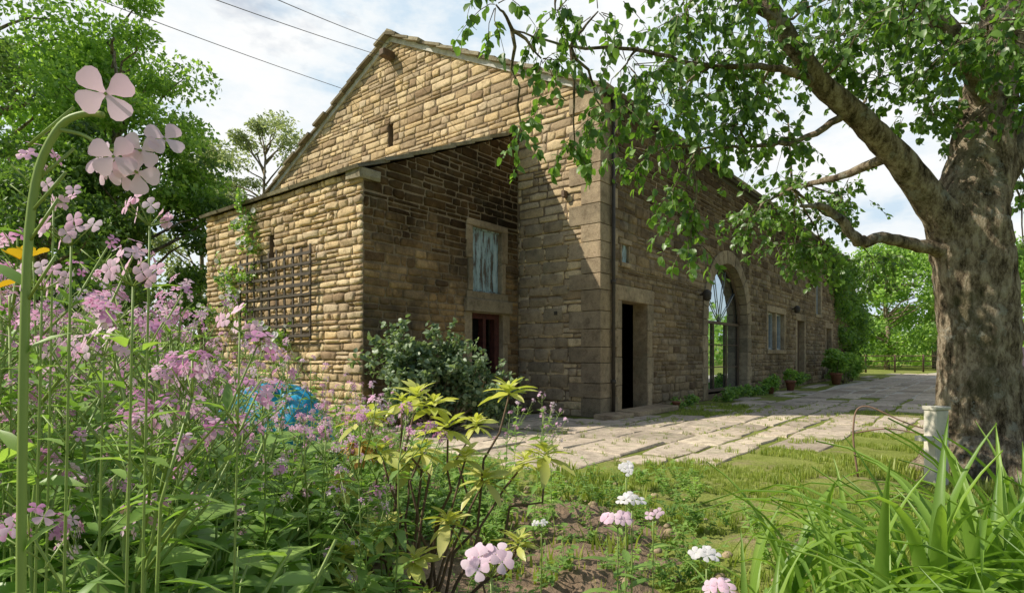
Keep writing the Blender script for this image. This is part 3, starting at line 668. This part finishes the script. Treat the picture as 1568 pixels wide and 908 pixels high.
leafblob('climbing_rose',[tuple(AF.P(u,v,.18))+(r,) for u,v,r in((3.2,3.5,.25),(3.0,3.0,.22),(3.1,2.5,.2),(3.6,2.2,.3),(3.9,2.6,.25),(3.0,1.6,.3),(4.2,1.8,.35),(2.0,1.4,.25),(3.3,3.85,.16))],2000,.06,OVATE,L_garden,False,None,roses,8,3)

# ------------------------------------------------------------------ flowers
FT=MB()
for a in range(4):
    t=a*math.pi/2;FT.inst(PETAL,[(.08*math.cos(t),.08*math.sin(t),0)],rots(np.array([[math.cos(t),math.sin(t),.12]]),np.array([[0,0,1.]])),.9)
FT=FT.tmpl()
def rocket():
    b=MB();lean=U01(-.12,.12),U01(-.12,.12);zz=np.linspace(0,.86,7)
    st=np.stack([lean[0]*zz**1.5+rng.normal(size=7)*.006,lean[1]*zz**1.5+rng.normal(size=7)*.006,zz],1)
    b.tube(st,np.linspace(.0045,.002,7),5,1)
    at=lambda z:np.array([np.interp(z,zz,st[:,k]) for k in range(3)])
    n=30;z=rng.uniform(.04,.78,n);a=rng.uniform(0,6.28,n);f=np.stack([np.cos(a),np.sin(a),rng.uniform(-.1,.7,n)],1)
    b.inst(LANCE,np.array([at(q) for q in z]),rots(f,np.tile([0,0,1.],(n,1))+rng.normal(size=(n,3))*.25),(.16-.11*z)*rng.uniform(.8,1.2,n),None,0)
    heads=[at(.86)+np.array([0,0,.05])]
    b.tube([at(.86),heads[0]],.0018,4,1)
    for k in range(random.randint(3,6)):
        z0=U01(.45,.8);a=U01(0,6.28);l=U01(.1,.26);s=at(z0);e=s+np.array([math.cos(a)*l*.65,math.sin(a)*l*.65,l]);mid=(s+e)/2+np.array([math.cos(a),math.sin(a),0])*.02
        b.tube([s,mid,e],[.0025,.002,.0015],4,1);heads.append(e)
        m=4;f=np.stack([np.cos(rng.uniform(0,6.28,m)),np.sin(rng.uniform(0,6.28,m)),np.full(m,.6)],1);b.inst(LANCE,np.tile(mid,(m,1)),rots(f,np.tile([0,0,1.],(m,1))),.05,None,0)
    for s_ in range(len(heads)):
        e=heads[s_];
        for q in range(6):
            p=e-np.array([0,0,U01(.02,.13)]);p=p+(at(min(.86,p[2]))-p)*min(1,(e[2]-p[2])*2.2);a2=U01(0,6.28);b.tube([p,p+np.array([math.cos(a2)*.035,math.sin(a2)*.035,.03])],.0011,3,1)
    for h in heads:
        m=random.choice((3,5,6,7,9));v=unit(m)*np.array([.024,.024,.018]);nr=v*30+np.array([-.2,-.2,.5]);f=np.cross(nr,unit(m))
        b.inst(FT,h+v,rots(f,nr),rng.uniform(.0085,.0125,m),rng.random(m),2,1.0)
    return b.tmpl()
RT=[rocket() for _ in range(12)]
b=MB()
TX=[-.95,-.87,-.7,-.54,-.37,-.25,-.18];TY=[.24,.20,.12,.07,.03,-.04,-.12]
def tarpgap(t,d):return -.50<t<-.32 and d<4.0
pos=[[] for _ in RT];scl=[[] for _ in RT];cnt=0
while cnt<240:
    d=U01(.95,5.6);t=U01(-1.0,-.19);x=t*d
    if d<1.6 and t>-.55:continue
    if x<-5.4:continue
    h=(1.1+np.interp(t,TX,TY)*d)*U01(.66,1.05);h=min(h,1.5)
    if tarpgap(t,d):h=min(h,(1.1-.075*d)*U01(.85,1.0)) if random.random()<.75 else h
    if h<.3:continue
    k=random.randrange(len(RT));pos[k].append((x,d,.03));scl[k].append(h/.98);cnt+=1
for k,T in enumerate(RT):
    n=len(pos[k])
    if n:b.inst(T,np.array(pos[k]),rotz(rng.uniform(0,6.28,n)),np.array(scl[k]),rng.random(n),None,.35)
for x,y,h in((.12,3.3,.85),(.2,3.8,.8),(-.05,3.6,.8),(.0,4.3,.8),(.25,3.4,.72)):
    b.inst(random.choice(RT),[(x,y,.03)],rotz([U01(0,6)]),h)
b.build('dames_rocket_flowers',[L_garden,L_stem,P_pink])
def leafy(T,nl,L,up=.5,hh=.5):
    b=MB()
    for s in range(5):
        a=U01(0,6.28);e=np.array([math.cos(a)*.22,math.sin(a)*.22,U01(.6,1)*hh]);p=curve((0,0,0),e,5,0,.05);b.tube(p,np.linspace(.006,.003,5),4,1)
        n=nl//5;t=rng.uniform(.15,1,n);P=np.stack([np.interp(t,np.linspace(0,1,5),p[:,k]) for k in range(3)],1);an=rng.uniform(0,6.28,n)
        b.inst(T,P,rots(np.stack([np.cos(an),np.sin(an),rng.uniform(-.2,up,n)],1),np.tile([0,0,1.],(n,1))+rng.normal(size=(n,3))*.2),L*rng.uniform(.6,1.2,n),None,0)
    return b.tmpl()
LT=[leafy(OVATE,70,.07),leafy(OVATE,60,.085),leafy(LONG,60,.11),leafy(LANCE,80,.13,.9)]
b=MB();n=680;t=rng.uniform(-1.05,-.02,n);d=rng.uniform(1.05,5.8,n);x=t*d;k=(x>-5.4)&~((d<1.9)&(t>-.45))&~((t>-.16)&(d<3.2))&~((t>-.32)&(t<0)&(d>1.7)&(d<3.0));x,d,t=x[k],d[k],t[k];n=len(x)
hgt=np.interp(t,[-1,-.5,-.25,-.1,0],[1.4,1.25,.75,.5,.4])*rng.uniform(.65,1.15,n)*np.where(d<1.7,.95,1);w=rng.integers(0,4,n)
for q in range(4):
    m=w==q;b.inst(LT[q],np.stack([x[m],d[m],np.full(m.sum(),.02)],1),rotz(rng.uniform(0,6.28,m.sum())),hgt[m]*1.15,rng.random(m.sum()))
b.build('garden_undergrowth',[L_garden,L_stem])
b=MB();n=170;x=rng.uniform(-.9,1.7,n);y=rng.uniform(2.1,5.2,n);w=rng.integers(0,4,n);k=(rng.random(n)<.85)
for q in range(4):
    m=(w==q)&k;b.inst(LT[q],np.stack([x[m],y[m],np.full(m.sum(),.02)],1),rotz(rng.uniform(0,6.28,m.sum())),rng.uniform(.2,.5,m.sum()),rng.random(m.sum()))
b.build('low_bedding_plants',[L_garden,L_stem])

b=MB();WH=[(-.37,2.3,.93,.11),(-.30,2.25,.90,.10),(-.24,2.2,.82,.12),(-.01,2.3,.95,.11),(-.58,2.35,.84,.12),(.13,2.3,.70,.12),(.05,2.4,.66,.10),(-.11,2.3,.61,.12),(-.24,2.2,.47,.12),(-.5,2.2,.44,.12),(-.6,2.1,.38,.12),(-.42,2.4,.66,.11),(-.15,2.5,.80,.09),(-.46,2.45,.90,.09),(-.35,2.1,.36,.11),(-.52,2.0,.30,.11),(.02,2.1,.42,.10),(-.3,2.0,.25,.12),(-.66,2.25,.6,.10),(-.33,2.15,.74,.1),(-.18,2.25,.7,.11),(-.5,2.25,.72,.11)]
for i,(x,y,z,L) in enumerate(WH):
    base=(-.28+U01(-.1,.1)+x*.25,2.3+U01(-.08,.08),0);p=curve(base,(x,y,z),7,0,.03);b.tube(p,np.linspace(.008,.004,7),6,1)
    for q in range(3):
        n=random.randint(6,9);a=np.arange(n)*2.4+U01(0,6);f=np.stack([np.cos(a),np.sin(a),np.full(n,-.1+.55*q)+rng.normal(size=n)*.25],1)
        b.inst(LONG,np.tile((x,y,z+.012*q),(n,1)),rots(f,np.tile([0,0,1.],(n,1))+rng.normal(size=(n,3))*.25),L*1.1*rng.uniform(.6,1.15,n)*(1,.85,.6)[q],None,0)
n=26;a=np.arange(n)*2.4;f=np.stack([np.cos(a),np.sin(a),rng.uniform(-1.3,.3,n)],1);b.inst(LANCE,np.tile((-.60,2.3,.76),(n,1)),rots(f,np.tile([0,0,1.],(n,1))),.10,None,2)
b.build('yellow_leaved_shrub',[L_yel,wood_dk,L_red])

ts=np.linspace(0,1,10)
def strap(curl):
    b=MB();V=[];F=[]
    for t in ts:
        w=.030*(1-t**3)*(.75+.5*math.sin(min(1,t*1.3)*math.pi)*.5)+.0006;ang=curl*t*t
        y=t*math.sin(ang)*.9+.10*t;z=t*math.cos(ang*.85)
        V+=[(-w,y,z+.008),(0,y+w*.35,z),(w,y,z+.008)]
    for i in range(9):
        a=3*i;F+=[(a,a+1,a+4,a+3),(a+1,a+2,a+5,a+4)]
    b.add(V,F);return b.tmpl()
ST=[strap(c) for c in(.25,.5,.8,1.2,1.6)]
b=MB()
for (x,y,n,h) in((1.25,2.0,22,.74),(1.50,2.1,26,.80),(1.80,2.2,28,.86),(1.05,2.3,16,.62),(1.4,2.6,14,.66),(.80,1.9,10,.5),(2.15,2.5,22,.84),(1.2,1.5,20,.62),(1.6,1.6,22,.70),(2.0,1.8,20,.78)):
    for k in range(5):
        m=n//5+1;p=np.stack([x+rng.normal(size=m)*.055,y+rng.normal(size=m)*.055,np.zeros(m)],1)
        b.inst(ST[k],p,rotz(rng.uniform(0,6.28,m)),h*rng.uniform(.7,1.12,m),None,0)
b.build('iris_leaves',[L_iris])

def tube_s(b,p,r,m=0):
    p=np.array(p,float);t=np.linspace(0,1,len(p));tt=np.linspace(0,1,len(p)*4);q=np.stack([np.interp(tt,t,p[:,k]) for k in range(3)],1)
    for _ in range(3):
        q[1:-1]=(q[:-2]+q[1:-1]*2+q[2:])/4
    b.tube(q,np.interp(tt,t,np.linspace(r,r*.6,len(p))),8,m)
PET2=leafT([0,.2,.45,.7,.88,1],[.16,.35,.8,1,.85,.45],.95,-.18,.25)
F2=MB()
for a in range(4):
    t=a*math.pi/2+.2*(a%2);F2.inst(PET2,[(.05*math.cos(t),.05*math.sin(t),0)],rots(np.array([[math.cos(t),math.sin(t),.25+.1*(a%3)]]),np.array([[.1*a,0,1.]])),1,[.2+.2*a])
F2.tube([(0,0,-.55),(0,0,0)],[.09,.07],6,1)
F2.add([(.05*math.cos(k),.05*math.sin(k),.03) for k in range(6)],[(0,1,2,3,4,5)],1);F2=F2.tmpl()
def head(b,c,face,s,rn=None,tw=None):
    f=np.cross(np.array(face,float),unit(1)[0] if tw is None else np.array(tw,float));b.inst(F2,[c],rots(f[None],np.array([face],float)),s,[U01(0,1) if rn is None else rn])
b=MB()
tube_s(b,[(-.36,.43,0.0),(-.355,.43,.5),(-.352,.42,.9),(-.348,.42,1.168),(-.340,.42,1.235),(-.322,.42,1.268),(-.303,.42,1.274),(-.292,.42,1.272)],.0036,1)
head(b,(-.287,.415,1.285),(.35,-1,-.35),.0175,.6,(1,0,.5))
tube_s(b,[(-.325,.42,1.262),(-.305,.42,1.258),(-.285,.42,1.243)],.0016,1)
for p,f,s in(((-.296,.42,1.242),(-.3,-1,.1),.012),((-.278,.41,1.239),(.2,-1,-.2),.014),((-.268,.42,1.231),(.3,-1,-.3),.014),((-.262,.415,1.245),(.2,-.9,-.1),.012),((-.248,.42,1.255),(.5,-.8,.1),.012),((-.285,.43,1.233),(-.2,-1,-.3),.011),((-.30,.43,1.236),(-.6,-1,-.2),.010)):
    head(b,p,f,s,.8);b.tube([(-.290,.42,1.2465),p],.0011,5,1)
for a,z in((.4,1.10),(2.8,1.03),(3.6,1.15),(5.5,.96),(1.0,.9)):
    b.inst(LANCE,[(-.349,.42,z)],rots(np.array([[math.cos(a),math.sin(a)*.3,1.0]]),np.array([[0,-.5,1.]])),.032,None,3)
for z in(1.2,1.18,1.22,1.14,1.25):
    a=U01(-1,1);b.tube([(-.346,.42,z),(-.346+.03*math.cos(a),.42+.02*a,z+.03)],.0011,5,1)
for (bx,by,hz) in((-.60,.80,1.27),(-.49,.76,1.21),(-.53,.86,1.31),(-.72,.9,1.22),(-.78,1.0,1.38),(-.66,.95,1.12),(-.44,.95,1.16)):
    tube_s(b,[(bx-.03,by,0),(bx-.01,by,hz*.6),(bx,by,hz-.02)],.0025,1)
    for k in range(8):
        v=unit(1)[0]*np.array([.03,.03,.022]);p=(bx+v[0],by+v[1],hz+v[2]);head(b,p,(v[0]*20-.4,-1+v[1]*20,v[2]*20+.3),.0115);b.tube([(bx,by,hz-.02),p],.0009,4,1)
    for k in range(9):
        a=U01(0,6.28);z=U01(.6,hz-.06);b.inst(LANCE,[(bx-.01,by,z)],rots(np.array([[math.cos(a),math.sin(a),.5]]),np.array([[0,0,1.]])),U01(.04,.07),None,3)
        b.tube([(bx-.005,by,z),(bx-.005+.04*math.cos(a),by+.04*math.sin(a),z+.04)],.001,4,1)
b.build('pink_flower_stem',[P_pale,L_stem,P_pink,L_garden])
b=MB()
for (x,y,z,k,s,mt) in((-.03,.85,.80,8,.016,0),(.27,1.5,.68,10,.016,0),(.31,1.52,.72,6,.014,2),(.43,1.3,.65,6,.014,2),(.45,1.25,.60,7,.015,0),(.33,1.7,.77,6,.013,2),(.42,1.75,.63,3,.013,0),(.1,2.0,.52,4,.012,2)):
    tube_s(b,[(x-.03,y+.02,0),(x,y,z*.5),(x,y,z-.02)],.003,1)
    for q in range(k):
        v=unit(1)[0]*np.array([.03,.03,.018]);v[2]=abs(v[2]);p=(x+v[0],y+v[1],z+v[2]);f=np.cross((v[0]*15,-.7+v[1]*15,.8),unit(1)[0])
        Tm=dict(F2);Tm['M']=np.where(F2['M']==0,mt,F2['M']);b.inst(Tm,[p],rots(f[None],np.array([(v[0]*15,-.7+v[1]*15,.8)])),s,[U01(.5,1)]);b.tube([(x,y,z-.02),p],.001,4,1)
    for q in range(10):
        a=U01(0,6.28);zz=U01(.1,z-.08);b.inst(LANCE,[(x-.01,y,zz)],rots(np.array([[math.cos(a),math.sin(a),.5]]),np.array([[0,0,1.]])),U01(.05,.1),None,3)
b.build('phlox_flowers',[P_pale,L_stem,P_white,L_garden])
b=MB()
for x,y,z in((-1.02,1.22,1.30),(-1.07,1.22,1.24),(-1.1,1.35,1.33)):
    tube_s(b,[(x,y,0),(x+.02,y,.7),(x,y,z)],.003,1)
    for q in range(5):
        a=q*1.257;b.inst(PETAL,[(x,y,z)],rots(np.array([[math.cos(a),math.sin(a),.8]]),np.array([[0,0,1.]])),.035,None,0)
b.build('yellow_poppies',[P_yel,L_stem])

# ------------------------------------------------------------------ tarp, wires, post, car, fence
b=MB();nu,nv=56,16;V=[]
for i in range(nv):
    t=i/(nv-1);rr2=math.sin(t*math.pi/2)
    for j in range(nu):
        a=j*2*math.pi/nu;k=1+.07*math.sin(5*a+1)*t+.05*math.sin(11*a)*t*t;z=.86*math.cos(t*math.pi/2)**.35*(1+.06*math.sin(3*a+4*t))+.035*math.sin(9*a+5*t)*t
        V.append((-1.75+.44*rr2*k*math.cos(a),4.25+.27*rr2*k*math.sin(a),max(.03,z)))
b.add(V,[(i*nu+j,i*nu+(j+1)%nu,(i+1)*nu+(j+1)%nu,(i+1)*nu+j) for i in range(nv-1) for j in range(nu)])
b.build('blue_tarpaulin_heap',[tarp])
b=MB()
for p0,p1 in(((-6.97,8,6.45),(-4.25,15.04,7.9)),((-5.4,7,6.02),(-3.05,14.1,8.26)),((-4.0,7,5.87),(-2.9,14.0,8.5))):
    t=np.linspace(0,1,24)[:,None];p=np.array(p0)*(1-t)+np.array(p1)*t;p[:,2]-=.04*np.sin(t[:,0]*math.pi);b.tube(p,.007,5,0)
b.build('overhead_wires',[cable_m])
fr=Fr(np.array([3.62,5.1,0]),np.array([.96,.28,0]),np.array([.28,-.96,0]))
b=MB();box(b,fr,-.06,.09,-.02,.64,0,.11,0,None,.003,.01);box(b,fr,-.20,-.062,.38,.42,.03,.1,0,None,.002,.005);box(b,fr,-.07,.10,.642,.67,-.01,.12,0,None,.002,.006)
b.build('cream_wooden_post',[cream])
b=MB();tube_s(b,[(3.15,5.35,0),(3.1,5.35,.35),(3.12,5.35,.62),(3.22,5.32,.66),(3.45,5.2,.52),(3.58,5.12,.47)],.009,0);tube_s(b,[(3.12,5.35,.40),(3.35,5.25,.46),(3.58,5.12,.42)],.007,0)
b.build('wire_plant_support',[rust])
b=MB()
for i in range(14):
    x=17+i*2.2;y=38+i*.4;b.tube([(x,y,0),(x,y,1.2)],.06,6,0)
for z in(.4,.75,1.1):b.tube([(17,38,z),(17+13*2.2,38+13*.4,z)],.03,5,0)
b.build('field_fence',[wood_dk])
car=empty('parked_car',(19.3,21.5,0));b=MB()
prof=[(-2.0,.35),(-2.05,.75),(-1.9,.95),(-1.2,1.02),(-.75,1.42),(.7,1.45),(1.35,1.05),(1.95,.92),(2.05,.6),(2.0,.33)]
V=[];
for s,ins in((-.82,.0),(-.85,0),(.85,0),(.82,0)):
    for x,z in prof:
        k=.86 if z>1.1 else 1;V.append((x,s*k,z))
n=len(prof);F=[(i,i+1,n+i+1,n+i) for i in range(n-1)]+[(n+i,n+i+1,2*n+i+1,2*n+i) for i in range(n-1)]+[(2*n+i,2*n+i+1,3*n+i+1,3*n+i) for i in range(n-1)]+[tuple(range(n)),tuple(range(3*n,4*n))[::-1]]
b.add(V,F,0,.5,False)
for s in(-1,1):b.add([(-1.1,s*.79,1.04),(-.7,s*.748,1.36),(.62,s*.748,1.38),(1.15,s*.79,1.06)],[(0,1,2,3)],1,.5,False)
for s in(-.9,.9):
    for x in(-1.25,1.3):
        b.tube([(x,s-.1*np.sign(s),.33),(x,s,.33)],.33,18,2);b.tube([(x,s,.33),(x,s+.01*np.sign(s),.33)],.19,14,3)
b.add([(1.02,-.66,1.2),(.74,-.66,1.43),(.74,.66,1.43),(1.02,.66,1.2)],[(0,1,2,3)],1,.5,False)
o=b.build('car_body',[simple('car_paint',(.05,.03,.035),.3,nz=2,var=.05,bump=0),glass,simple('tyre',(.02,.02,.02),.9),steel]);o.parent=car;car.rotation_euler=(0,0,.4)

# ------------------------------------------------------------------ world, sun, camera
Ldir=np.array([1.406,.155,-1.377]);S_=-Ldir/np.linalg.norm(Ldir)
elev=math.asin(S_[2]);azi=math.atan2(S_[0],S_[1])
w=bpy.data.worlds.new('World');scene.world=w;w.use_nodes=True;nt=w.node_tree;nt.nodes.clear()
out=N(nt,'ShaderNodeOutputWorld');bg=N(nt,'ShaderNodeBackground');bg.inputs['Strength'].default_value=.105
sky=N(nt,'ShaderNodeTexSky');sky.sky_type='NISHITA';sky.sun_disc=False;sky.sun_elevation=elev;sky.sun_rotation=azi;sky.dust_density=1.0
tc=N(nt,'ShaderNodeTexCoord');mp=N(nt,'ShaderNodeMapping');mp.inputs['Scale'].default_value=(1,1,2.2);mp.inputs['Location'].default_value=(.4,.2,.1);nt.links.new(tc.outputs['Generated'],mp.inputs[0])
f=noise(nt,2.4,7,.6,mp.outputs[0])
sx=N(nt,'ShaderNodeSeparateXYZ');nt.links.new(tc.outputs['Generated'],sx.inputs[0])
ma=N(nt,'ShaderNodeMath',operation='MULTIPLY_ADD');nt.links.new(sx.outputs['Y'],ma.inputs[0]);ma.inputs[1].default_value=.22;nt.links.new(f,ma.inputs[2])
fac=ramp(nt,ma.outputs[0],[(.43,(.0,.0,.0)),(.62,(1,1,1))])
cc=ramp(nt,noise(nt,4.2,6,.6,mp.outputs[0]),[(.40,(6.2,7.6,8.8)),(.50,(8.6,9.1,9.4)),(.58,(9.5,9.6,9.6))])
nt.links.new(mix(nt,'MIX',fac,sky.outputs[0],cc),bg.inputs[0]);nt.links.new(bg.outputs[0],out.inputs[0])
sd=bpy.data.lights.new('sun','SUN');sd.energy=5;sd.angle=math.radians(.5);sd.color=(1,.93,.80)
so=bpy.data.objects.new('sun',sd);scene.collection.objects.link(so);so.rotation_euler=Vector(Ldir).to_track_quat('-Z','Y').to_euler()
cam=bpy.data.cameras.new('camera');co=bpy.data.objects.new('camera',cam);scene.collection.objects.link(co)
co.location=(0,0,1.1);co.rotation_euler=(math.radians(90),0,0);cam.sensor_width=36;cam.lens=20.66;cam.shift_y=.058;cam.clip_start=.03;cam.clip_end=5000
scene.camera=co
scene.view_settings.view_transform='Standard';scene.view_settings.look='None';scene.view_settings.exposure=0
